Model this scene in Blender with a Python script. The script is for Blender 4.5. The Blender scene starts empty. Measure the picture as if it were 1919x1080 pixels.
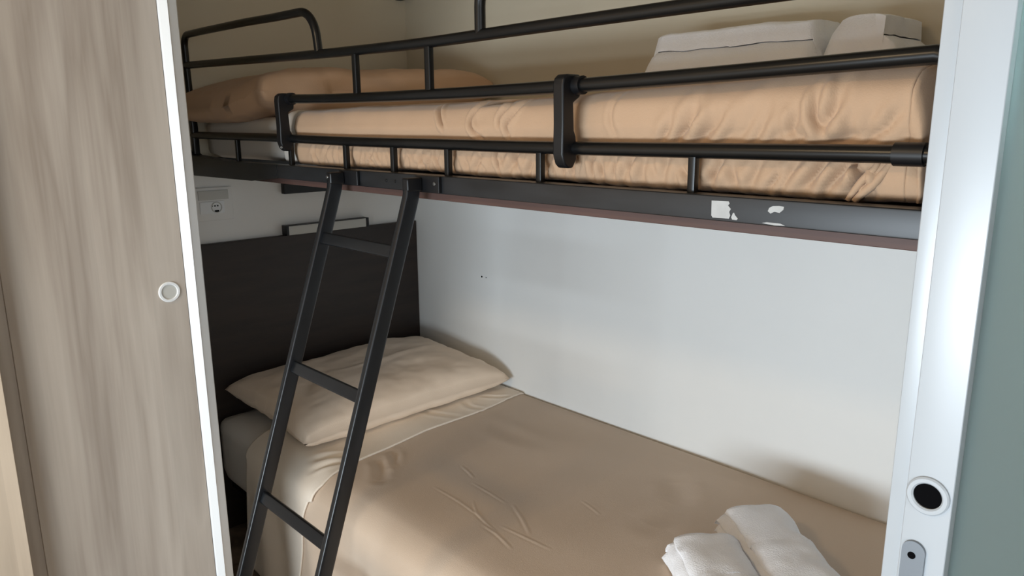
import bpy, bmesh, math, random
import numpy as np
from mathutils import Vector, Matrix, noise
random.seed(4)
Z = 1.28            # eye height; shapes below are written with z measured from eye level
CX, CY = 2.25, -1.64
S = bpy.context.scene
C = S.collection

# ------------------------------------------------------------------ camera
yaw, pitch, roll = 0.8088397, 0.217024677, -0.00825583737
f = Vector((-math.sin(yaw), math.cos(yaw), 0)); r = Vector((math.cos(yaw), math.sin(yaw), 0)); u = Vector((0, 0, 1))
f2 = f*math.cos(pitch) - u*math.sin(pitch); u2 = u*math.cos(pitch) + f*math.sin(pitch)
r3 = r*math.cos(roll) + u2*math.sin(roll); u3 = u2*math.cos(roll) - r*math.sin(roll)
cd = bpy.data.cameras.new('camera'); cam = bpy.data.objects.new('camera', cd); C.objects.link(cam)
cam.matrix_world = Matrix(((r3.x, u3.x, -f2.x, CX), (r3.y, u3.y, -f2.y, CY), (r3.z, u3.z, -f2.z, Z), (0, 0, 0, 1)))
cd.sensor_width = 36; cd.lens = 1392.64/1919*36; cd.clip_start = 0.02
S.camera = cam

# ------------------------------------------------------------------ world, lights, exposure
w = bpy.data.worlds.new('sky'); S.world = w; w.use_nodes = True
bg = w.node_tree.nodes['Background']; bg.inputs[0].default_value = (0.72, 0.85, 1.0, 1); bg.inputs[1].default_value = 1.2
def area(name, loc, target, sx, sy, power, col, spread=180):
    l = bpy.data.lights.new(name, 'AREA'); l.shape = 'RECTANGLE'; l.size = sx; l.size_y = sy; l.energy = power; l.color = col
    l.spread = math.radians(spread)
    o = bpy.data.objects.new(name, l); C.objects.link(o); o.location = loc
    o.rotation_euler = (Vector(target) - Vector(loc)).to_track_quat('-Z', 'Y').to_euler(); return o
area('daylight_glass_door_low', (2.08, -3.55, .64), (2.08, 0, .64), 1.6, .42, 74, (0.80, 0.91, 1.0))
area('daylight_glass_door_high', (2.0, -3.55, 1.25), (2.0, 0, 1.25), 1.7, .7, 1.5, (0.84, 0.93, 1.0))
area('added_warm_fill', (1.3, -2.4, 2.08), (1.3, -2.4, 0), .3, .3, 13, (1.0, 0.72, 0.42))  # added fill, no known lamp there; warms the walls above the bunk
area('daylight_side_window', (3.66, -2.0, 1.35), (0, -2.0, 1.35), 1.1, 0.9, 6, (0.92, 0.96, 1.0))
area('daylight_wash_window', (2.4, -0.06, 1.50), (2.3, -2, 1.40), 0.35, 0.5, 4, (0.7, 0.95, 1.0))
S.view_settings.view_transform = 'Standard'; S.view_settings.look = 'None'
S.view_settings.gamma = 1; S.view_settings.use_curve_mapping = False
S.view_settings.exposure = 0.13

# ------------------------------------------------------------------ materials
def s2l(c): return tuple(((v/255)/12.92 if v/255 <= .04045 else ((v/255+.055)/1.055)**2.4) for v in c)
def mat(name, col, rough=.6, metal=0, var=0.0, scale=8, bump=0, bscale=200, sheen=0, stretch=(1, 1, 1), col2=None, spec=.5):
    m = bpy.data.materials.new(name); m.use_nodes = True; nt = m.node_tree; b = nt.nodes['Principled BSDF']
    c = s2l(col); b.inputs['Base Color'].default_value = (*c, 1)
    b.inputs['Roughness'].default_value = rough; b.inputs['Metallic'].default_value = metal
    b.inputs['Specular IOR Level'].default_value = spec
    if sheen: b.inputs['Sheen Weight'].default_value = sheen; b.inputs['Sheen Roughness'].default_value = .5
    tc = nt.nodes.new('ShaderNodeTexCoord'); mp = nt.nodes.new('ShaderNodeMapping'); mp.inputs['Scale'].default_value = stretch
    nt.links.new(tc.outputs['Object'], mp.inputs[0])
    if var or col2:
        n = nt.nodes.new('ShaderNodeTexNoise'); n.inputs['Scale'].default_value = scale; n.inputs['Detail'].default_value = 5
        nt.links.new(mp.outputs[0], n.inputs['Vector'])
        cr = nt.nodes.new('ShaderNodeValToRGB'); cr.color_ramp.elements[0].position = .35; cr.color_ramp.elements[1].position = .65
        ca = s2l(col2) if col2 else tuple(v*(1-var) for v in c); cb = c if col2 else tuple(min(1, v*(1+var)) for v in c)
        cr.color_ramp.elements[0].color = (*ca, 1); cr.color_ramp.elements[1].color = (*cb, 1)
        nt.links.new(n.outputs[0], cr.inputs[0]); nt.links.new(cr.outputs[0], b.inputs['Base Color'])
    if bump:
        n2 = nt.nodes.new('ShaderNodeTexNoise'); n2.inputs['Scale'].default_value = bscale; n2.inputs['Detail'].default_value = 3
        nt.links.new(mp.outputs[0], n2.inputs['Vector'])
        bp = nt.nodes.new('ShaderNodeBump'); bp.inputs['Strength'].default_value = bump; bp.inputs['Distance'].default_value = .002
        nt.links.new(n2.outputs[0], bp.inputs['Height']); nt.links.new(bp.outputs[0], b.inputs['Normal'])
    return m
def wood(name, a, b_, c_, horizontal=False):
    m = bpy.data.materials.new(name); m.use_nodes = True; nt = m.node_tree; L = nt.links.new; b = nt.nodes['Principled BSDF']
    b.inputs['Roughness'].default_value = .5; b.inputs['Specular IOR Level'].default_value = .3
    tc = nt.nodes.new('ShaderNodeTexCoord'); mp = nt.nodes.new('ShaderNodeMapping'); mp.inputs['Scale'].default_value = (3.2, 3.2, .30)
    L(tc.outputs['Object'], mp.inputs[0])
    n = nt.nodes.new('ShaderNodeTexNoise'); n.inputs['Scale'].default_value = 3.2; n.inputs['Detail'].default_value = 4; n.inputs['Distortion'].default_value = .25
    L(mp.outputs[0], n.inputs['Vector'])
    wv = nt.nodes.new('ShaderNodeMath'); wv.operation = 'MULTIPLY'; wv.inputs[1].default_value = 5.0; L(n.outputs[0], wv.inputs[0])
    fr = nt.nodes.new('ShaderNodeMath'); fr.operation = 'PINGPONG'; fr.inputs[1].default_value = 1; L(wv.outputs[0], fr.inputs[0])
    mp2 = nt.nodes.new('ShaderNodeMapping'); mp2.inputs['Scale'].default_value = (45, 45, 1.1); L(tc.outputs['Object'], mp2.inputs[0])
    n2 = nt.nodes.new('ShaderNodeTexNoise'); n2.inputs['Scale'].default_value = 3; n2.inputs['Detail'].default_value = 6; L(mp2.outputs[0], n2.inputs['Vector'])
    mx = nt.nodes.new('ShaderNodeMix'); mx.inputs[0].default_value = .38; L(fr.outputs[0], mx.inputs[2]); L(n2.outputs[0], mx.inputs[3])
    cr = nt.nodes.new('ShaderNodeValToRGB'); e = cr.color_ramp.elements
    e[0].position = .15; e[0].color = (*s2l(c_), 1); e[1].position = .85; e[1].color = (*s2l(a), 1)
    k = e.new(.5); k.color = (*s2l(b_), 1)
    L(mx.outputs[0], cr.inputs[0])
    # broad boards: slightly different tone per strip
    sx = nt.nodes.new('ShaderNodeSeparateXYZ'); L(tc.outputs['Object'], sx.inputs[0])
    ad = nt.nodes.new('ShaderNodeMath'); ad.operation = 'MULTIPLY'; ad.inputs[1].default_value = 11.0; L(sx.outputs['Y'], ad.inputs[0])
    fl = nt.nodes.new('ShaderNodeMath'); fl.operation = 'FLOOR'; L(ad.outputs[0], fl.inputs[0])
    wn = nt.nodes.new('ShaderNodeTexWhiteNoise'); wn.noise_dimensions = '1D'; L(fl.outputs[0], wn.inputs['W'])
    mr = nt.nodes.new('ShaderNodeMapRange'); mr.inputs['To Min'].default_value = .93; mr.inputs['To Max'].default_value = 1.05; L(wn.outputs[0], mr.inputs['Value'])
    ml = nt.nodes.new('ShaderNodeVectorMath'); ml.operation = 'SCALE'; L(cr.outputs[0], ml.inputs[0]); L(mr.outputs[0], ml.inputs['Scale'])
    L(ml.outputs[0], b.inputs['Base Color'])
    return m
M = {}
M['wall'] = mat('wall_panel', (226, 226, 223), .55, var=.015, scale=3, bump=.15, bscale=60)
M['beige'] = mat('beige_layer', (206, 196, 174), .6, var=.015, scale=3, bump=.15, bscale=60)
M['ceil'] = mat('ceiling_paint', (158, 138, 110), .7, var=.01)
M['floor'] = wood('floor_wood', (140, 122, 104), (120, 104, 88), (98, 84, 70))
M['wood'] = wood('greige_wood', (190, 181, 170), (176, 166, 155), (154, 143, 132))
M['wood2'] = wood('light_wood', (208, 192, 172), (196, 180, 160), (176, 160, 142))
M['white'] = mat('white_plastic', (228, 231, 232), .35, var=.008)
M['alu'] = mat('white_aluminium', (168, 174, 179), .3, var=.008, spec=.6)
M['black'] = mat('black_metal', (11, 12, 13), .30, var=.15, scale=14, spec=.4)
M['blackp'] = mat('black_plastic', (12, 13, 16), .42, var=.1, spec=.4)
M['beam'] = mat('worn_black_metal', (18, 20, 23), .38, scale=9, stretch=(1, 3, 6), col2=(30, 32, 35), spec=.5)
M['ladder'] = mat('ladder_metal', (17, 20, 24), .3, var=.12, scale=14, spec=.45)
M['board'] = mat('brown_board', (78, 56, 50), .6, var=.12, scale=5, stretch=(1, 8, 8))
M['head'] = mat('dark_wenge', (48, 38, 33), .5, scale=4, stretch=(6, 1, 9), col2=(38, 31, 28), bump=.1, bscale=40)
M['tan'] = mat('tan_cotton', (176, 146, 118), .85, var=.03, scale=4, bump=.2, bscale=500, sheen=.15)
M['tan2'] = mat('tan_bedspread', (204, 184, 163), .85, var=.025, scale=3, bump=.2, bscale=500, sheen=.15)
M['cream'] = mat('cream_sheet', (238, 226, 210), .85, var=.02, scale=4, bump=.2, bscale=500, sheen=.1)
M['pillow'] = mat('peach_pillowcase', (240, 220, 198), .85, var=.02, scale=4, bump=.2, bscale=500, sheen=.1)
M['pillow2'] = mat('tan_pillowcase', (200, 164, 132), .85, var=.02, scale=4, bump=.2, bscale=500, sheen=.1)
M['sheet'] = mat('white_sheet', (222, 216, 208), .85, var=.02, scale=4, bump=.2, bscale=500)
M['towel'] = mat('white_terry', (248, 250, 255), .95, var=.01, scale=30, bump=.6, bscale=350, sheen=.2)
M['paper'] = mat('paper_residue', (170, 172, 172), .7, var=.06, scale=60)
M['grey'] = mat('grey_lock', (120, 126, 132), .4, metal=.4, var=.05)
M['dark'] = mat('dark_hole', (5, 5, 7), 1, spec=.1)
M['lampgrey'] = mat('grey_diffuser', (190, 190, 184), .4, var=.01)
M['screw'] = mat('screw_steel', (120, 120, 118), .35, metal=.8)
m = bpy.data.materials.new('frosted_glass'); m.use_nodes = True; b = m.node_tree.nodes['Principled BSDF']
b.inputs['Base Color'].default_value = (*s2l((150, 164, 162)), 1); b.inputs['Roughness'].default_value = .55
b.inputs['Transmission Weight'].default_value = .75; b.inputs['IOR'].default_value = 1.2
M['glass'] = m
m = bpy.data.materials.new('clear_glass'); m.use_nodes = True; b = m.node_tree.nodes['Principled BSDF']
b.inputs['Base Color'].default_value = (1, 1, 1, 1); b.inputs['Roughness'].default_value = .02; b.inputs['Transmission Weight'].default_value = 1; b.inputs['IOR'].default_value = 1.05
M['clear'] = m

# ------------------------------------------------------------------ mesh helpers
class MB:
    def __init__(s): s.v = []; s.f = []
    def box(s, x0, x1, y0, y1, z0, z1, bev=0.0):
        bm = bmesh.new(); bmesh.ops.create_cube(bm, size=1)
        for v in bm.verts: v.co = Vector(((x0+x1)/2 + v.co.x*(x1-x0), (y0+y1)/2 + v.co.y*(y1-y0), (z0+z1)/2 + v.co.z*(z1-z0)))
        if bev: bmesh.ops.bevel(bm, geom=bm.edges[:], offset=bev, segments=3, profile=.6, affect='EDGES')
        s.bm(bm); return s
    def bm(s, bm):
        n = len(s.v); bm.verts.index_update()
        s.v += [tuple(v.co) for v in bm.verts]; s.f += [tuple(n+v.index for v in fc.verts) for fc in bm.faces]; bm.free()
    def tube(s, pts, rad, seg=14, cap=True, squash=None):
        """tube along pts; squash=(w,h,dirvec) makes a rounded rectangle section"""
        pts = [Vector(p) for p in pts]; n0 = len(s.v); N = len(pts); up = Vector((0, 0, 1)); prev = None
        for i, p in enumerate(pts):
            t = (pts[min(i+1, N-1)] - pts[max(i-1, 0)]).normalized()
            if squash: a = Vector(squash[2]); a = (a - t*a.dot(t)).normalized()
            elif prev is None: a = t.orthogonal().normalized()
            else: a = (prev - t*prev.dot(t)).normalized()
            prev = a; bb = t.cross(a)
            for k in range(seg):
                th = 2*math.pi*k/seg; c, q = math.cos(th), math.sin(th)
                if squash:
                    e = .35; c = math.copysign(abs(c)**e, c); q = math.copysign(abs(q)**e, q)
                    s.v.append(tuple(p + a*c*squash[0]/2 + bb*q*squash[1]/2))
                else:
                    rr = rad[i] if isinstance(rad, (list, tuple)) else rad
                    s.v.append(tuple(p + (a*c + bb*q)*rr))
        for i in range(N-1):
            for k in range(seg):
                a_, b_ = n0+i*seg+k, n0+i*seg+(k+1) % seg
                s.f.append((a_, b_, b_+seg, a_+seg))
        if cap:
            s.f.append(tuple(n0+k for k in range(seg))[::-1]); s.f.append(tuple(n0+(N-1)*seg+k for k in range(seg)))
        return s
    def disc(s, c, axis, rad, depth, seg=32, r_in=0, bev=.0015):
        """short cylinder or ring centred on c, growing along +axis"""
        c = Vector(c); ax = Vector(axis).normalized(); a = ax.orthogonal().normalized(); bb = ax.cross(a); n0 = len(s.v)
        prof = [(r_in, 0), (rad, 0), (rad, depth-bev), (rad-bev, depth), (r_in+bev if r_in else 0.0001, depth)]
        if r_in: prof += [(r_in, depth-bev)]
        for (rr, h) in prof:
            for k in range(seg):
                th = 2*math.pi*k/seg; s.v.append(tuple(c + ax*h + (a*math.cos(th) + bb*math.sin(th))*max(rr, .0001)))
        P = len(prof)
        for i in range(P if r_in else P-1):
            for k in range(seg):
                i2 = (i+1) % P; k2 = (k+1) % seg
                s.f.append((n0+i*seg+k, n0+i*seg+k2, n0+i2*seg+k2, n0+i2*seg+k))
        return s
    def grid(s, P):
        """P: array (n, m, 3)"""
        n, m_ = P.shape[:2]; n0 = len(s.v); s.v += [tuple(p) for p in P.reshape(-1, 3).tolist()]
        for i in range(n-1):
            for j in range(m_-1):
                a_ = n0+i*m_+j; s.f.append((a_, a_+1, a_+m_+1, a_+m_))
        return s
    def prism(s, pts2, axis, a0, a1):
        """extrude a closed outline along an axis: pts2 in the two other axes, cyclic order"""
        n0 = len(s.v); n = len(pts2)
        for a in (a0, a1):
            for p in pts2:
                q = [0, 0, 0]; o = [i for i in range(3) if i != axis]; q[axis] = a; q[o[0]] = p[0]; q[o[1]] = p[1]; s.v.append(tuple(q))
        for k in range(n): s.f.append((n0+k, n0+(k+1) % n, n0+n+(k+1) % n, n0+n+k))
        s.f.append(tuple(range(n0, n0+n))[::-1]); s.f.append(tuple(range(n0+n, n0+2*n)))
        return s
    def build(s, name, m, parent=None, smooth=True, loc=None, angle=35):
        me = bpy.data.meshes.new(name)
        base = parent_loc(parent) if parent else Vector((0, 0, 0))
        if loc is not None and not parent: base = Vector(loc)
        me.from_pydata([(v[0]-base.x, v[1]-base.y, v[2]+Z-base.z) for v in s.v], [], s.f)
        bm = bmesh.new(); bm.from_mesh(me); bmesh.ops.recalc_face_normals(bm, faces=bm.faces[:]); bm.to_mesh(me); bm.free()
        me.materials.append(m)
        if smooth:
            me.polygons.foreach_set('use_smooth', [True]*len(me.polygons)); me.set_sharp_from_angle(angle=math.radians(angle))
        o = bpy.data.objects.new(name, me); C.objects.link(o)
        if parent: o.parent = parent
        elif loc is not None: o.location = loc
        return o
def parent_loc(p):
    v = Vector((0, 0, 0))
    while p: v += p.location; p = p.parent
    return v
def thing(name, label, cat, loc, group=None):
    o = bpy.data.objects.new(name, None); C.objects.link(o); o.location = loc; o.empty_display_size = .05
    o['label'] = label; o['category'] = cat
    if group: o['group'] = group
    return o
def tag(o, label, cat, group=None):
    o['label'] = label; o['category'] = cat
    if group: o['group'] = group
    return o
def struct(o): o['kind'] = 'structure'; return o
def solid(o, t, off=-1):
    md = o.modifiers.new('thick', 'SOLIDIFY'); md.thickness = t; md.offset = off; return o
def smoothpath(pts, n=8):
    """catmull-rom"""
    P = [Vector(p) for p in pts]; out = []
    for i in range(len(P)-1):
        p0 = P[max(i-1, 0)]; p1 = P[i]; p2 = P[i+1]; p3 = P[min(i+2, len(P)-1)]
        for k in range(n):
            t = k/n
            out.append(.5*((2*p1) + (p2-p0)*t + (2*p0-5*p1+4*p2-p3)*t*t + (3*p1-p0-3*p2+p3)*t**3))
    out.append(P[-1]); return out

# ------------------------------------------------------------------ the room
FZ = -Z
def wallbox(name, *a, m='wall'): return struct(MB().box(*a).build(name, M[m], smooth=False))
wallbox('floor', -.1, 3.8, -3.7, .1, FZ-.06, FZ, m='floor')
wallbox('ceiling', -.1, 3.8, -3.7, .1, .86, .92, m='ceil')
wallbox('wall_left', -.06, 0, -3.7, .06, FZ, .86)
wb = wallbox('wall_back', 0, 3.8, 0, .06, FZ, .86)
for x in (.383, .405):
    h = MB().disc((x, 0, -.507), (0, -1, 0), .0032 if x < .4 else .002, .0012, 14, bev=.0004).build('screw_hole', M['dark'], wb)
wallbox('wall_right', 2.035, 2.06, -.93, 0, FZ, .86)
# thin beige layer added on both alcove walls above the bunk, warmer in tone
struct(MB().box(0, .004, -1.08, -.004, -.120, .86).build('beige_layer_left', M['beige'], smooth=False))
struct(MB().box(0, 2.035, -.004, 0, -.120, .86).build('beige_layer_back', M['beige'], smooth=False))
# partition that closes the sleeping alcove left of the doorway
wallbox('wall_alcove', 0, .655, -1.12, -1.08, FZ, .86)
wallbox('wall_passage', .64, .66, -3.6, -1.44, FZ, .86, m='wood2')
# window wall behind the photographer
fw = MB(); fw.box(-.1, 1.2, -3.66, -3.6, FZ, .86); fw.box(2.9, 3.8, -3.66, -3.6, FZ, .86); fw.box(1.2, 2.9, -3.66, -3.6, FZ, -1.22); fw.box(1.2, 2.9, -3.66, -3.6, .42, .86)
struct(fw.build('wall_front', M['wood2'], smooth=False))
sw = MB(); sw.box(3.72, 3.78, -3.6, -2.55, FZ, .86); sw.box(3.72, 3.78, -1.45, .06, FZ, .86); sw.box(3.72, 3.78, -2.55, -1.45, FZ, -.38); sw.box(3.72, 3.78, -2.55, -1.45, .52, .86)
struct(sw.build('wall_side', M['wood2'], smooth=False))
wf = MB()
for a in ((1.2, 1.25, -3.65, -3.61, -1.22, .42), (2.85, 2.9, -3.65, -3.61, -1.22, .42), (1.25, 2.85, -3.65, -3.61, -1.22, -1.17), (1.25, 2.85, -3.65, -3.61, .37, .42), (2.03, 2.07, -3.65, -3.61, -1.17, .37)): wf.box(*a)
w1 = struct(wf.build('window_1', M['alu'], smooth=False))
wf = MB()
for a in ((3.73, 3.77, -2.55, -2.5, -.38, .52), (3.73, 3.77, -1.5, -1.45, -.38, .52), (3.73, 3.77, -2.5, -1.5, -.38, -.33), (3.73, 3.77, -2.5, -1.5, .47, .52)): wf.box(*a)
w2 = struct(wf.build('window_2', M['alu'], smooth=False))

# left: open wooden sliding door seen face on, white edge profile, finger pull
d1 = thing('door_1', 'greige wood-grain door with white edge strip and round finger pull', 'door', (.7, -1.25, 0)); struct(d1)
MB().box(.665, .70, -1.405, -1.0915, FZ+.005, .80, .0008).build('door_panel', M['wood'], d1, smooth=False)
MB().prism([(.665, -1.0905), (.7005, -1.0905), (.7035, -1.088), (.7125, -1.0755), (.7105, -1.0735), (.7035, -1.0555), (.700, -1.053), (.665, -1.053)], 2, FZ+.005, .80).build('edge_strip', M['white'], d1, smooth=False)
p = MB().disc((.7, -1.1255, -.3275), (1, 0, 0), .0212, .003, 40, r_in=.0150, bev=.0012).build('finger_pull', M['white'], d1)
MB().disc((.7, -1.1255, -.3275), (1, 0, 0), .0152, .0008, 32, bev=.0003).build('pull_cup', M['lampgrey'], p)
# wood surround of the passage on the very left
struct(MB().box(.672, .690, -1.44, -1.402, FZ, .86).build('trim_1', M['wood'], smooth=False))
struct(MB().box(.66, .74, -1.62, -1.4335, FZ, .86, .001).build('trim_2', M['wood2'], smooth=False))

# right: white framed glass door with finger ring and lock
d2 = thing('door_2', 'white framed frosted glass door with black finger hole and grey lock', 'door', (2.3, -.945, 0)); struct(d2)
MB().box(2.0315, 2.0465, -.944, -.915, FZ+.005, .80, .0015).build('door_lip', M['alu'], d2)
MB().box(2.0475, 2.0855, -.952, -.915, FZ+.005, .80, .0015).build('door_stile', M['alu'], d2)
MB().box(2.0856, 2.72, -.938, -.932, FZ+.03, .78).build('frosted_pane', M['glass'], d2, smooth=False)
MB().box(2.72, 2.76, -.952, -.915, FZ+.005, .80, .0015).build('door_stile', M['alu'], d2)
MB().box(2.0856, 2.72, -.950, -.917, FZ+.005, FZ+.05, .0015).build('door_rail', M['alu'], d2)
MB().box(2.0856, 2.72, -.950, -.917, .76, .80, .0015).build('door_rail', M['alu'], d2)
rg = MB().disc((2.0658, -.952, -.3275), (0, -1, 0), .0178, .0035, 44, r_in=.0118, bev=.0014).build('finger_ring', M['alu'], d2)
MB().disc((2.0658, -.952, -.3275), (0, -1, 0), .0122, .0006, 32, bev=.0002).build('ring_hole', M['dark'], rg)
def pill(cx, z0, z1, rad, y, dep):
    o = [];
    for k in range(17): t = math.pi*k/16; o.append((cx+rad*math.cos(t), z1-rad+rad*math.sin(t)))
    for k in range(17): t = math.pi+math.pi*k/16; o.append((cx+rad*math.cos(t), z0+rad+rad*math.sin(t)))
    return MB().prism(o, 1, y-dep, y)
lk = pill(2.0600, -.50, -.3745, .0098, -.952, .0030).build('lock_plate', M['grey'], d2, angle=30)
MB().disc((2.0590, -.955, -.3885), (0, -1, 0), .0034, .0008, 20, bev=.0002).build('lock_screw', M['dark'], lk)
# head rail over the doorway
wallbox('wall_lintel', .66, 3.7, -.96, -.93, .80, .86)

# ------------------------------------------------------------------ wall items
hb = MB().box(0, .022, -.95, -.002, FZ, -.3455, .003).build('headboard', M['head'], loc=(0, -.5, 0))
tag(hb, 'dark brown wenge headboard panel behind the lower bed', 'headboard')
rl = thing('reading_lamp', 'slim grey light bar with black end caps on top of dark headboard', 'lamp', (.02, -.37, Z-.34))
MB().box(.0, .030, -.515, -.222, -.3455, -.316, .002).build('diffuser', M['lampgrey'], rl)
MB().box(.0, .033, -.524, -.515, -.3455, -.314, .0015).build('end_cap', M['blackp'], rl)
MB().box(.0, .033, -.222, -.213, -.3455, -.314, .0015).build('end_cap', M['blackp'], rl)
MB().box(.0, .031, -.515, -.222, -.316, -.3145, .0004).build('top_trim', M['blackp'], rl)
so = thing('wall_socket', 'white wall socket plate on end wall above the dark headboard', 'socket', (0, -.73, Z-.25))
MB().box(0, .007, -.80, -.68, -.278, -.178, .003).build('plate', M['wall'], so)
MB().box(.007, .011, -.785, -.694, -.215, -.187, .0015).build('blank_cover', M['lampgrey'], so)
ins = MB().box(.007, .010, -.782, -.709, -.256, -.220, .001).build('socket_insert', M['white'], so)
MB().disc((.010, -.733, -.238), (1, 0, 0), .0165, .002, 32, r_in=.0140, bev=.0006).build('socket_ring', M['lampgrey'], ins)
for k in (-1, 0, 1): MB().disc((.010, -.738+k*.0085, -.2335), (1, 0, 0), .0024, .0012, 14, bev=.0003).build('pin_hole', M['dark'], ins)
MB().box(.010, .0112, -.740, -.727, -.2515, -.2465, .0005).build('earth_slot', M['dark'], ins)
ft = thing('wall_fitting', 'small black fitting high on the end wall near the corner', 'fitting', (0, -.025, Z+.46))
MB().box(0, .035, -.046, -.018, .4225, .50, .004).build('bracket_body', M['blackp'], ft)
MB().box(.035, .05, -.040, -.024, .45, .47, .002).build('knob', M['blackp'], ft)

# ------------------------------------------------------------------ upper bunk frame
FY = -.80
bk = thing('upper_bunk_frame', 'black tubular metal upper bunk frame with guard rail and brown base board', 'bunk bed', (1.0, -.4, Z-.12))
MB().box(.03, 2.03, -.822, -.790, -.1195, -.0880, .003).build('side_beam', M['beam'], bk)
MB().box(.03, 2.03, -.030, -.004, -.1195, -.0880, .003).build('back_beam', M['beam'], bk)
MB().box(.025, .05, -.79, -.03, -.1195, -.0880, .003).build('end_beam', M['beam'], bk)
MB().box(.44, 2.02, -.806, -.004, -.1335, -.1197, .002).build('base_board', M['board'], bk)
MB().prism([(.020, -.072), (.024, -.066), (.050, -.066), (.085, -.078), (.30, -.0875), (.60, -.0885), (.60, -.1195), (.46, -.1320), (.10, -.1345), (.060, -.1320), (.034, -.1240), (.022, -.1080)], 1, -.8228, -.7905).build('corner_plate', M['beam'], bk, smooth=False)
LR = [(.06, -.023), (.30, -.025), (.57, -.027), (.88, -.032), (1.2, -.034), (1.46, -.0355), (2.02, -.034)]
def zi(L, x): return float(np.interp(x, [a[0] for a in L], [a[1] for a in L]))
MB().tube(smoothpath([(x, FY, z) for x, z in LR], 6), .0100).build('lower_rail', M['black'], bk)
for x in (.347, .633, .872, 1.043, 1.209, 1.436, 1.711):
    bl = MB().tube([(x, FY, -.090), (x, FY, zi(LR, x)-.004)], 0, 16, squash=(.0115, .0115, (1, 0, 0))).build('baluster', M['black'], bk)
# guard rail: middle rail + top rail + loops
TR = [(.060, .168), (.25, .163), (.462, .157), (.70, .150), (.93, .145), (1.16, .1415), (1.45, .1425), (2.03, .143)]
MR = [(.64, .0605), (.80, .056), (.95, .054), (1.16, .0525), (1.30, .0525), (1.47, .0535), (1.70, .0575), (1.85, .061), (1.95, .0635)]
mr = smoothpath([(x, FY, z) for x, z in MR], 6) + [Vector((1.985, FY, .0645)), Vector((2.0, FY, .061)), Vector((2.008, FY, .050)), Vector((2.010, FY, .02)), Vector((2.010, FY, -.03))]
MB().tube(mr, .0100).build('middle_rail', M['black'], bk)
MB().tube(smoothpath([(x, FY, z) for x, z in TR], 6), .0095).build('top_rail', M['black'], bk)
for x, w_ in ((.925, .0135), (1.162, .0150)):
    MB().tube([(x, FY, zi(MR, x)), (x, FY, zi(TR, x))], 0, 16, squash=(w_, .012, (1, 0, 0))).build('guard_post', M['black'], bk)
def arc(cx, cz, rad, a0, a1, n=8): return [(cx+rad*math.cos(math.radians(a0+(a1-a0)*k/n)), FY, cz+rad*math.sin(math.radians(a0+(a1-a0)*k/n))) for k in range(n+1)]
l1 = [(.066, FY, -.09), (.064, FY, 0), (.060, FY, .10), (.058, FY, .17)] + arc(.088, .218, .030, 180, 95, 7) + [(.20, FY, .2475), (.45, FY, .2445), (.60, FY, .2405)] + arc(.715, .173, .066, 88, 4, 9) + [(.785, FY, .150)]
MB().tube(l1, .0092).build('guard_loop', M['black'], bk)
l2 = [(1.300, FY, .142)] + arc(1.352, .185, .052, 180, 92, 9) + [(1.5, FY, .238), (1.9, FY, .238)] + arc(1.95, .188, .050, 88, 0, 8) + [(2.0, FY, .142)]
MB().tube(l2, .0092).build('guard_loop', M['black'], bk)
MB().tube([(.066, FY, -.09), (.068, FY, .0), (.066, FY, .02)], 0, 16, squash=(.020, .018, (1, 0, 0))).build('end_post', M['black'], bk)
MB().tube([(2.012, FY, -.09), (2.012, FY, .145)], .0095).build('end_post', M['black'], bk)
MB().tube([(1.955, FY, -.034), (1.985, FY, -.034)], [.0125, .0125], 18).build('rail_collar', M['blackp'], bk)
# plastic hinge clamps
for x, top, bot in ((.634, .0725, -.0560), (1.500, .0700, -.0640)):
    o = []
    yb, yf = -.787, -.829
    o = [(yb, top-.006), (yb-.006, top), (yf+.010, top), (yf+.002, top-.006), (yf, top-.016), (yf+.001, .0), (yf, bot+.020), (yf+.005, bot+.006), (yf+.012, bot), (yf+.024, bot), (yb-.010, bot+.012), (yb-.012, -.018), (yb-.016, -.010), (yb-.018, .03), (yb-.004, .038)]
    cb = bmesh.new()
    mb = MB().prism(o, 0, x-.0115, x+.0085)
    cl = mb.build('hinge_clamp', M['blackp'], bk, angle=50)
    bv = cl.modifiers.new('bev', 'BEVEL'); bv.width = .0025; bv.segments = 3; bv.limit_method = 'ANGLE'
    cb.free()
    MB().tube([(x+.008, FY, zi(MR, x)), (x+.022, FY, zi(MR, x+.02))], .0135, 18).build('collar', M['blackp'], cl)
MB().disc((.643, -.829, -.0475), (1, -.3, 0), .003, .002, 14, bev=.0005).build('clamp_screw', M['screw'], bk)
# wall bracket under the bunk, small bolts and worn paper label remains on the beam
MB().box(.0, .022, -.516, -.05, -.213, -.134, .002).build('wall_bracket', M['blackp'], bk)
for x, z in ((1.046, -.1035), (1.075, -.1035), (.935, -.102)):
    MB().disc((x, -.822, z), (0, -1, 0), .0030, .0012, 14, bev=.0004).build('bolt', M['black'], bk)
st = MB()
st.prism([(1.7535, -.0945), (1.777, -.0940), (1.7785, -.0965), (1.7765, -.0990), (1.7805, -.1030), (1.7785, -.1065), (1.7800, -.1110), (1.7785, -.1150), (1.7560, -.1155), (1.7540, -.1130)], 1, -.8226, -.8219)
st.prism([(1.7835, -.1080), (1.7850, -.1070), (1.7865, -.1100), (1.7905, -.1140), (1.7890, -.1160), (1.7830, -.1158), (1.7815, -.1130)], 1, -.8226, -.8219)
st.build('label_remnant', M['paper'], bk, smooth=False)
st = MB(); st.prism([(1.8285, -.1020), (1.8300, -.0980), (1.8345, -.0955), (1.8420, -.0948), (1.8480, -.0955), (1.8475, -.0990), (1.8430, -.1030), (1.8370, -.1020), (1.8320, -.1045)], 1, -.8226, -.8219)
st.prism([(1.822, -.1165), (1.828, -.1150), (1.845, -.1152), (1.851, -.1172), (1.838, -.1180)], 1, -.8226, -.8219)
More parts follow.
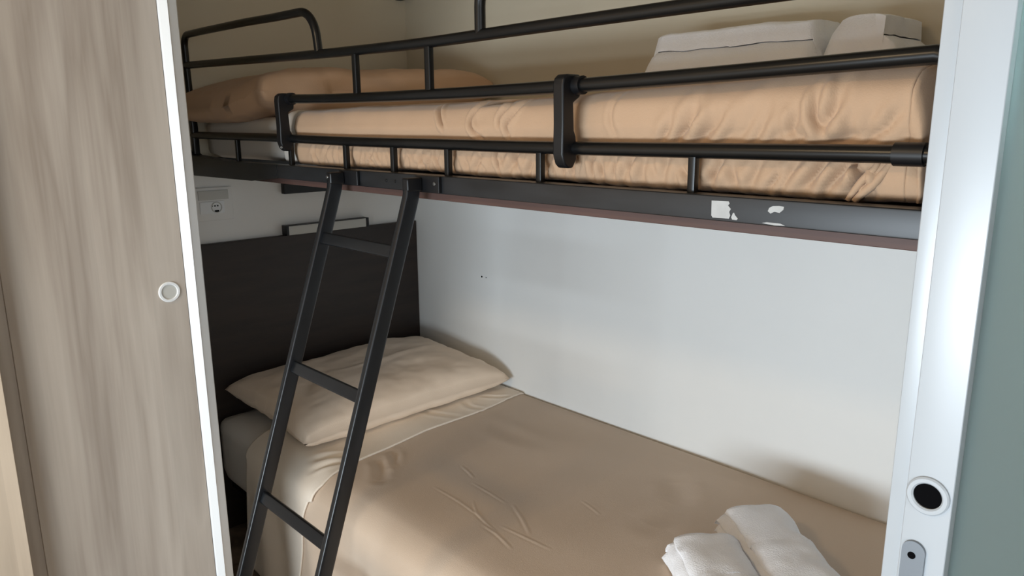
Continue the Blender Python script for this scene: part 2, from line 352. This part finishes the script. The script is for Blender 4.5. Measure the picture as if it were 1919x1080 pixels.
st.build('label_remnant', M['paper'], bk, smooth=False)

# ------------------------------------------------------------------ ladder
LX = (.899, 1.161)
ld = thing('bunk_ladder', 'black metal ladder leaning on the upper bunk frame', 'ladder', (1.03, -1.24, 0))
def ly(z): return -.883 + (z+.227)*.338
for i, x in enumerate(LX):
    rail = MB().tube([(x, -.845, -.098), (x, -.8490, -.125), (x, ly(-.165), -.165), (x, ly(-.3), -.3), (x, ly(-.8), -.8), (x, ly(FZ+.012), FZ+.012)], 0, 20, squash=(.0150, .0300, (1, 0, 0))).build('side_rail', M['ladder'], ld, angle=60)
    MB().box(x-.010, x+.010, ly(FZ)-.018, ly(FZ)+.018, FZ, FZ+.03, .003).build('rubber_foot', M['blackp'], rail)
for z in (-.2235, -.477, -.733, -.989):
    y = ly(z)
    MB().tube([(LX[0]+.006, y, z), (LX[1]-.006, y, z)], 0, 20, squash=(.024, .013, (0, .45, 1))).build('rung', M['ladder'], ld, angle=60)
for x, s_ in ((LX[0], 1), (LX[1], 1)):
    hk = MB().box(x-.012, x+.055, -.829, -.8232, -.118, -.0885, .0015)
    hk.box(x-.009, x+.009, -.862, -.829, -.116, -.092, .004)
    h = hk.build('hook_plate', M['blackp'], ld)
    MB().disc((x+.044 if x > 1 else x-.002, -.829 if x > 1 else -.862, -.1015), (0, -1, 0), .0034, .0018, 14, bev=.0005).build('hook_bolt', M['screw'], h)

# ------------------------------------------------------------------ cloth helpers
def prof_path(pts, n):
    """resample a (y, z) polyline evenly; returns pts, normals, arclength"""
    P = np.array([[p[0], p[1]] for p in smoothpath([(a, b_, 0) for a, b_ in pts], 10)])
    d = np.r_[0, np.cumsum(np.hypot(*np.diff(P, axis=0).T))]; s = np.linspace(0, d[-1], n)
    Q = np.c_[np.interp(s, d, P[:, 0]), np.interp(s, d, P[:, 1])]
    T = np.gradient(Q, axis=0); T /= np.hypot(T[:, 0], T[:, 1])[:, None]
    return Q, np.c_[T[:, 1], -T[:, 0]], s
def fbm(x, y, seed=0, oct=3):
    X, Y = np.broadcast_arrays(x, y); out = np.empty(X.shape)
    it = np.nditer([X, Y, out], op_flags=[['readonly'], ['readonly'], ['writeonly']])
    for a, b_, o in it: o[...] = noise.fractal(Vector((float(a), float(b_), seed*7.3)), 1.0, 2.0, oct)
    return out
def seg_dist(X, Y, pts):
    best = np.full(X.shape, 9.); tt = np.zeros(X.shape); n = len(pts)-1
    for i in range(n):
        ax, ay = pts[i][:2]; bx, by = pts[i+1][:2]; dx, dy = bx-ax, by-ay; L2 = dx*dx+dy*dy
        t = np.clip(((X-ax)*dx+(Y-ay)*dy)/L2, 0, 1); d = np.hypot(X-ax-t*dx, Y-ay-t*dy)
        k = d < best; best = np.where(k, d, best); tt = np.where(k, (i+t)/n, tt)
    return best, tt
def creases(X, Y, L):
    """L: (points, depth, width): a valley flanked by soft ridges, fading at the ends"""
    D = np.zeros(X.shape)
    for pts, dep, wid in L:
        P = [(p.x, p.y) for p in smoothpath([(a, b_, 0) for a, b_ in pts], 4)]
        x0, x1 = min(p[0] for p in P)-4*wid, max(p[0] for p in P)+4*wid; y0, y1 = min(p[1] for p in P)-4*wid, max(p[1] for p in P)+4*wid
        k = (X > x0) & (X < x1) & (Y > y0) & (Y < y1)
        if not k.any(): continue
        d, t = seg_dist(X[k], Y[k], P); fade = np.sin(np.pi*np.clip(t, .04, .96))**.6
        q = d/wid; D[k] += -dep*fade*(np.exp(-q*q) - .55*np.exp(-((q-1.7)/.9)**2))
    return D
def cover(prof, n, xs_lo, xs_hi, m_, disp, name, mt, parent=None, thick=.004, loc=(0, 0, 0)):
    Q, N, s = prof_path(prof, n)
    lo = np.array([xs_lo(*q) for q in Q]); hi = np.array([xs_hi(*q) for q in Q])
    U = np.linspace(0, 1, m_)[None, :]; X = lo[:, None] + (hi-lo)[:, None]*U
    Yp = np.repeat(Q[:, :1], m_, 1); Zp = np.repeat(Q[:, 1:], m_, 1)
    D = disp(X, Yp, Zp, np.repeat(s[:, None], m_, 1))
    Pn = np.stack([X, Yp + D*N[:, :1], Zp + D*N[:, 1:]], 2)
    global LAST; LAST = Pn[:, -1].copy()
    o = MB().grid(Pn).build(name, mt, parent, loc=loc if not parent else None, angle=180)
    solid(o, thick, 0); return o

# ------------------------------------------------------------------ upper bedding
MT = .036
def rounded_mattress(x0, x1, y0, y1, z0, z1, rad, seed):
    """closed soft box, denser than a plain bevel, gently uneven"""
    bm = bmesh.new(); bmesh.ops.create_cube(bm, size=1)
    bmesh.ops.subdivide_edges(bm, edges=bm.edges[:], cuts=23, use_grid_fill=True)
    hx, hy, hz = (x1-x0)/2, (y1-y0)/2, (z1-z0)/2
    for v in bm.verts:
        q = Vector((math.copysign(min(1, abs(v.co.x)*2)**.8, v.co.x)*hx, math.copysign(min(1, abs(v.co.y)*2)**.8, v.co.y)*hy, v.co.z*2*hz))
        inn = Vector((max(-hx+rad, min(hx-rad, q.x)), max(-hy+rad, min(hy-rad, q.y)), max(-hz+rad, min(hz-rad, q.z))))
        d = q-inn
        if d.length > 1e-6: q = inn + d.normalized()*rad*min(1, max(abs(d.x), abs(d.y), abs(d.z))/rad)
        nn = noise.fractal(Vector((q.x*5, q.y*5+seed, q.z*8)), 1, 2, 2)*.002
        v.co = Vector(((x0+x1)/2+q.x, (y0+y1)/2+q.y, (z0+z1)/2+q.z+nn))
    mb = MB(); mb.bm(bm); return mb
um = rounded_mattress(.050, 1.945, -.768, -.02, -.0865, MT-.012, .028, 1).build('upper_mattress', M['sheet'], loc=(1.0, -.4, Z-.0865), angle=180)
tag(um, 'upper bunk mattress in white fitted sheet, bare white at the head end', 'mattress')
# tan bedspread of the upper bunk: profile from the wall over the front edge down into the frame
def up_prof(): return [(-.015, .030), (-.2, .036), (-.45, MT+.002), (-.66, MT+.002), (-.735, MT+.0005), (-.765, MT-.010), (-.7785, MT-.035), (-.780, -.010), (-.7755, -.034), (-.7805, -.052), (-.7800, -.072), (-.7740, -.084), (-.752, -.0875)]
UC = [  # creases on the front face in (x, z)
    ([(1.145, .030), (1.160, .012), (1.172, -.005)], .0065, .0045),
    ([(1.262, .030), (1.250, .010), (1.256, -.010), (1.278, -.024)], .0065, .0045),
    ([(1.262, .030), (1.30, .0345), (1.34, .035)], .003, .005),
    ([(1.335, .028), (1.322, .012), (1.320, .0)], .0065, .0045),
    ([(1.365, .030), (1.347, .012), (1.338, -.002), (1.342, -.020)], .0065, .0045),
    ([(1.565, .03), (1.558, .008), (1.568, -.018)], .0022, .005),
    ([(1.70, .016), (1.680, -.004), (1.665, -.022)], .006, .007),
    ([(1.735, .006), (1.715, -.010), (1.703, -.024)], .005, .007),
    ([(1.80, .015), (1.77, -.006), (1.745, -.024)], .005, .009),
    ([(1.865, .016), (1.860, .004), (1.868, -.006)], .010, .006),
    ([(1.890, .018), (1.878, .004), (1.868, -.008)], .008, .007),
    ([(1.84, .004), (1.832, -.008), (1.842, -.018)], .004, .006),
    ([(1.905, -.004), (1.895, -.018), (1.87, -.024)], .006, .008),
    ([(1.925, .0), (1.918, -.014), (1.905, -.024)], .005, .008),
]
rnd = random.Random(11)
for k in range(64):        # short gathers just above the frame
    x = .68 + 1.27*(k+rnd.random()*.8)/64; ln = .018+.026*rnd.random(); sl = rnd.uniform(-.9, 1.0)
    zt = -.078+ln; amp = (.0018+.0035*rnd.random())*(.55+.75*min(1, (x-.6)/1.1))
    UC.append(([(x, -.079), (x+sl*ln*.5, -.079+ln*.55), (x+sl*ln*.9, zt)], amp, .0035+.004*rnd.random()))
for k in range(20):
    x = 1.60+.34*rnd.random(); ln = .02+.02*rnd.random()
    UC.append(([(x, -.026), (x+ln*.5, -.026+ln*.6), (x+ln*.9, -.026+ln)], .0015+.0022*rnd.random(), .004+.004*rnd.random()))
for k in range(14):
    x = .8+.8*rnd.random(); ln = .012+.015*rnd.random()
    UC.append(([(x, -.040), (x+ln*.5, -.048), (x+ln, -.040-ln)], .0020, .004))
def up_disp(X, Y, Z_, s):
    front = np.clip((-.70-Y)/.06, 0, 1)
    D = fbm(X*3, s*4, 3, 2)*.004 + front*fbm(X*9, Z_*14+3, 5, 3)*.0022
    D += np.where(Y < -.74, creases(X, Z_, UC), 0)*front*1.5
    # the spread rises towards the foot end and is swollen there
    D += np.where(Y > -.77, 1, 0)*0 + np.clip((X-1.2)/.65, 0, 1)**1.2*.020*np.clip((-.2-Y)/.3, 0, 1)*np.clip((Z_+.01)/.03, 0, 1)
    return D
us = cover(up_prof(), 210, lambda y, z: .622-.004*math.sin(z*90), lambda y, z: 1.962, 560, up_disp, 'upper_bedspread', M['tan'], thick=.004, loc=(1.3, -.4, Z-.08))
tag(us, 'tan cotton cover tucked over the upper bunk mattress behind the rails', 'bedspread')
# closed foot end of the spread, continuing the edge of the cover
def foot_end():
    E_ = LAST[::2]; n = len(E_); P = np.zeros((n, 16, 3))
    for i in range(n):
        x, y, z = E_[i]
        for j in range(16):
            t = j/15; zz = z*(1-t) - .086*t
            yy = y + (.010*t if y < -.7 else 0)
            P[i, j] = (x + .012*math.sin(math.pi*.5*min(1, t*2.2)) + .003*t*noise.noise(Vector((y*14, zz*20, 3))), yy, zz)
    return P
fe = MB().grid(foot_end()).build('foot_fold', M['tan'], us, angle=180); solid(fe, .004, 0)
# twisted corner of fabric at the foot end
mb = MB()
for k, (P_, r_) in enumerate((([(1.932, -.7800, -.040), (1.930, -.7830, -.050), (1.920, -.7850, -.062), (1.912, -.7860, -.074), (1.905, -.7880, -.0870)], .0042),
                ([(1.945, -.7790, -.044), (1.938, -.7820, -.056), (1.930, -.7840, -.068), (1.920, -.7850, -.078), (1.912, -.7870, -.0875)], .0050))):
    tw = smoothpath(P_, 7)
    mb.tube(tw, [r_*(.45+.55*math.sin(math.pi*(.12+.76*q/(len(tw)-1)))) for q in range(len(tw))], 12)
mb.build('corner_twist', M['tan'], us, angle=180)
# white sheet piece showing at the edge of the tan cover
wl = cover([(p[0], p[1]+.0008) for p in up_prof()[3:]], 90, lambda y, z: .560, lambda y, z: .640, 30, lambda X, Y, Z_, s: fbm(X*9, s*9, 9, 2)*.0015-.002, 'sheet_edge', M['sheet'], us, thick=.003)

# ------------------------------------------------------------------ pillows
def pillow(name, mt, cx, cy, cz, lx, ly_, th, label, seed, tilt=0, shape=None, n=70, cr=None, ex=.36, bot=.80, pa=3.4, pb=4.0):
    Pt, Pb = np.zeros((n, n, 3)), np.zeros((n, n, 3))
    for i in range(n):
        for j in range(n):
            a = -1+2*i/(n-1); b_ = -1+2*j/(n-1)
            k = (1-abs(a)**pa)*(1-abs(b_)**pb); h = th/2*max(0, k)**ex
            px = a*lx/2*(1-.07*(1-b_*b_)*abs(a)**3); py = b_*ly_/2*(1-.06*(1-a*a)*abs(b_)**3)
            nz = noise.fractal(Vector((a*2.2+seed, b_*2.8, .3)), 1, 2, 3)*.008*min(1, k*2)
            edge = max(abs(a), abs(b_))**6
            nz2 = edge*noise.noise(Vector((a*9, b_*9, seed)))*.005
            c2 = 0
            if cr: c2 = float(creases(np.array([a]), np.array([b_]), cr)[0])
            ztop = h*1.15+nz+nz2+c2; zbot = -h*bot+nz2
            for A, zz in ((Pt, ztop), (Pb, zbot)):
                X, Y, Q = px, py, zz
                if shape: X, Y, Q = shape(X, Y, Q, a, b_)
                A[i, j] = (cx + X*math.cos(tilt) + Q*math.sin(tilt), cy + Y, cz - X*math.sin(tilt) + Q*math.cos(tilt))
    mb = MB(); mb.grid(Pt); n0 = len(mb.v); mb.grid(Pb)
    # stitch the rim
    def idx(i, j): return i*n+j
    rim = [idx(0, j) for j in range(n)] + [idx(i, n-1) for i in range(1, n)] + [idx(n-1, j) for j in range(n-2, -1, -1)] + [idx(i, 0) for i in range(n-2, 0, -1)]
    for k in range(len(rim)):
        a, b_ = rim[k], rim[(k+1) % len(rim)]; mb.f.append((a, b_, n0+b_, n0+a))
    o = mb.build(name, mt, loc=(cx, cy, cz+Z-th/2), angle=180)
    return tag(o, label, 'pillow')

# ------------------------------------------------------------------ lower bed
BT = -.875
lb = thing('lower_bed_frame', 'dark low bed frame under the lower mattress', 'bed frame', (1.0, -.4, 0))
MB().box(.03, 1.98, -.775, -.015, -1.135, -1.095, .004).build('slat_base', M['blackp'], lb)
for x in (.10, 1.9):
    for y in (-.70, -.09): MB().tube([(x, y, FZ), (x, y, -1.13)], 0, 16, squash=(.04, .04, (1, 0, 0))).build('leg', M['blackp'], lb, angle=60)
lm = rounded_mattress(.026, 1.98, -.812, -.008, -1.095, BT-.004, .045, 4).build('lower_mattress', M['sheet'], loc=(1.0, -.4, Z-1.095), angle=180)
tag(lm, 'lower bed mattress in white fitted sheet showing beside the headboard', 'mattress')
def lo_prof(o=0.0, zend=-1.26):
    t = BT+o
    return [(-.004, t-.012), (-.03, t-.001), (-.2, t), (-.45, t), (-.65, t), (-.745, t-.001), (-.785, t-.010), (-.812-o, t-.032), (-.824-o, t-.062), (-.828-o, t-.12), (-.826-o, t-.2), (-.826-o, t-.3), (-.828-o, zend)]
def lin(L): return lambda y, z: float(np.interp(-y if z > BT-.045 else .83+(BT-z), [a[0] for a in L], [a[1] for a in L]))
# x of the sheet hem: over the top (key -y) then down the hanging side (key .83 + drop)
HEM = [(0, .589), (.22, .612), (.43, .618), (.65, .645), (.76, .668), (.80, .676), (.85, .668), (.93, .635), (1.04, .61), (1.2, .565)]
SHL = [(0, .30), (.6, .29), (.8, .30), (.9, .315), (1.2, .27)]
LC = [  # creases in plan (x, y)
    ([(.80, -.46), (.86, -.50), (.92, -.545)], .0022, .007), ([(.98, -.40), (1.05, -.45), (1.10, -.48)], .002, .006),
]
def lo_disp(X, Y, Z_, s):
    D = fbm(X*2.2, s*2.6, 8, 2)*.007*np.clip(s/.08, 0, 1)
    side = np.clip((BT-.05-Z_)/.1, 0, 1)
    D += side*(.007*np.sin(X*19+1.0+2*fbm(X*2, Z_*0, 2, 1)) + .0035*np.sin(X*47+Z_*5))
    D += side*.010*np.clip((BT-Z_)/.4, 0, 1)
    D += np.where(Y > -.80, creases(X, Y, LC2), 0)
    return D
LC2 = [([(.66, -.575), (.70, -.60), (.735, -.63)], .004, .012), ([(.68, -.64), (.72, -.655), (.78, -.70)], .005, .016),
       ([(.9, -.62), (1.0, -.625), (1.12, -.64)], -0.00079, 0.00320), ([(1.02, -.60), (1.08, -.635), (1.17, -.655)], -0.00101, 0.00280),
       ([(.86, -.50), (.90, -.51), (.93, -.52)], -0.00079, 0.00320), ([(.95, -.54), (1.02, -.545), (1.08, -.55)], -0.00079, 0.00320),
       ([(1.10, -.545), (1.16, -.575), (1.22, -.61)], -0.00101, 0.00360), ([(1.2, -.415), (1.24, -.425), (1.27, -.435)], -0.00072, 0.00320),
       ([(1.12, -.655), (1.17, -.66), (1.23, -.675)], -0.00101, 0.00320), ([(1.3, -.18), (1.37, -.27), (1.38, -.40)], .004, .03),
       ([(1.15, -.63), (1.22, -.625), (1.29, -.62)], -0.00072, 0.00320), ([(.72, -.25), (.80, -.27), (.9, -.26)], .002, .03)]
lo = cover(lo_prof(.0030), 420, lin([(a, b_-.03) for a, b_ in HEM]), lambda y, z: 1.985, 520, lo_disp, 'lower_bedspread', M['tan2'], thick=.004, loc=(1.3, -.4, Z+BT))
tag(lo, 'plain tan bedspread hanging over the front of the lower bed', 'bedspread')
def sh_disp(X, Y, Z_, s):
    D = fbm(X*2.2, s*2.6, 8, 2)*.007*np.clip(s/.08, 0, 1)
    side = np.clip((BT-.05-Z_)/.1, 0, 1)
    D += side*(.007*np.sin(X*19+1.0+2*fbm(X*2, Z_*0, 2, 1)) + .0035*np.sin(X*47+Z_*5)) + side*.010*np.clip((BT-Z_)/.4, 0, 1)
    D += creases(X, Y, [([(.585, -.07), (.57, -.10), (.53, -.13)], .004, .008), ([(.60, -.69), (.575, -.72), (.56, -.76)], .006, .013), ([(.60, -.30), (.55, -.33), (.50, -.35)], .003, .012),
                        ([(.63, -.72), (.615, -.75), (.60, -.785)], .005, .010), ([(.61, -.20), (.56, -.22), (.52, -.20)], .003, .01)])
    return D
cs = cover(lo_prof(.0085), 200, lin(SHL), lin(HEM), 90, sh_disp, 'turned_down_sheet', M['cream'], thick=.005, loc=(.5, -.4, Z+BT))
tag(cs, 'cream sheet turned down between lower pillow and tan bedspread', 'sheet')

pillow('pillow', M['pillow'], .295, -.400, BT+.062, .50, .750, .128, 'peach pillow on the lower bed against the dark headboard', 2, tilt=math.radians(3),
       cr=[([(-.1, -.5), (0, .1), (-.12, .7)], -.003, .06), ([(.55, -.75), (.2, -.7), (.0, -.55)], .006, .08)])
def up_shape(X, Y, Q, a, b_):
    # front end sags over the mattress edge, towards the wall it fades
    fr = max(0, -b_-.45)/.55
    fl = fr*max(0, min(1, (.75-a)/.5))
    return X + .02*fr*(a-.2), Y-.035*fl, Q - .034*fl**.8 - .006*fr + (.02*b_ if b_ > 0 else 0)
pillow('pillow', M['pillow2'], .268, -.425, MT+.052, .49, .775, .112, 'tan pillow on the upper bunk sagging over the front edge', 5, shape=up_shape,
       cr=[([(.3, -.95), (.55, -.8), (.8, -.85)], .006, .08)], ex=.36, bot=1.0, pa=7, pb=6)

# ------------------------------------------------------------------ towels
def towel(name, mt, L, W, layers, t, loc, rotz, label, group, seed, bend=0.0, fan=0.0, tiltx=0.0, n=34):
    """one towel folded in a serpentine: section in (w, z) swept along its length"""
    path = []; gap = t*1.07; hw = W/2
    for k in range(layers):
        z = t/2 + k*gap; d = 1 if k % 2 == 0 else -1
        xs = np.linspace(-d*(hw-gap/2), d*(hw-gap/2), 12)
        path += [(x, z) for x in xs]
        if k < layers-1:
            for q in range(1, 6):
                a = math.pi*q/6; path.append((d*(hw-gap/2) + d*math.sin(a)*gap*.62, z + gap/2*(1-math.cos(a))))
    P = np.array(path); T = np.gradient(P, axis=0); T /= np.hypot(T[:, 0], T[:, 1])[:, None]; N = np.c_[-T[:, 1], T[:, 0]]
    out = np.r_[P+N*t*.5, (P-N*t*.5)[::-1]]; m_ = len(out); H = layers*gap
    V = np.zeros((n, m_+1, 3)); zc = out[:, 1].copy()
    for i in range(n):
        a = i/(n-1); x = (a-.5)*L
        endr = 1-.30*max(0, (abs(a-.5)*2-.93)/.07)**2
        for j in range(m_+1):
            w_, z = out[j % m_]; lay = z/H
            nz = noise.fractal(Vector((x*12, w_*12, lay*2+seed)), 1, 2, 3)*.0045
            ww = w_*(1-.05*lay) + nz + .004*noise.noise(Vector((x*25, lay*9, seed)))
            zz = (z - H/2*(0)) * (1+fan*(a-.5)) * (1-.18*(abs(w_)/hw)**4*lay)
            zz = zz*endr + max(0, lay)*nz*1.2 + bend*((a-.5)**2)*4*lay
            xx = x + (lay-.5)*.012*(1 if a > .5 else -1)*(-1) + .006*noise.noise(Vector((w_*20, lay*8, seed+i*0)))*(abs(a-.5)*2)**4
            V[i, j] = (xx, ww, max(0.0005, zz))
    ca, sa = math.cos(rotz), math.sin(rotz); R = V.copy()
    R[..., 0] = V[..., 0]*ca - V[..., 1]*sa + loc[0]; R[..., 1] = V[..., 0]*sa + V[..., 1]*ca + loc[1]
    R[..., 2] = V[..., 2] + V[..., 0]*math.tan(tiltx) + loc[2]
    mb = MB(); n0 = 0; mb.grid(R)
    for e, row in ((0, 0), (1, n-1)):      # close the ends: quads between the two sides of the cloth
        base = row*(m_+1); h = m_//2
        for k in range(h-1): mb.f.append((base+k, base+k+1, base+m_-2-k, base+m_-1-k))
    o = mb.build(name, mt, loc=(loc[0], loc[1], loc[2]+Z), angle=70)
    return tag(o, label, 'towel', group)
towel('folded_towel', M['towel'], .30, .135, 6, .0125, (1.668, -.374, BT+.010), math.radians(-39), 'folded white towel on the lower bed, the one nearer the wall', 'towels on the lower bed', 1)
towel('folded_towel', M['towel'], .30, .135, 6, .0125, (1.652, -.547, BT+.010), math.radians(-41), 'folded white towel on the lower bed, the one nearer the front edge', 'towels on the lower bed', 6)
towel('folded_towel', M['towel'], .37, .20, 4, .034, (1.412, -.15, MT+.014), math.radians(2), 'thick folded white towel at the back of the upper bunk', 'towels on the upper bunk', 3)
towel('rolled_towel', M['towel'], .19, .115, 4, .034, (1.672, -.12, MT+.010), math.radians(88), 'bunched white towel right of the thick folded one on the upper bunk', 'towels on the upper bunk', 8)
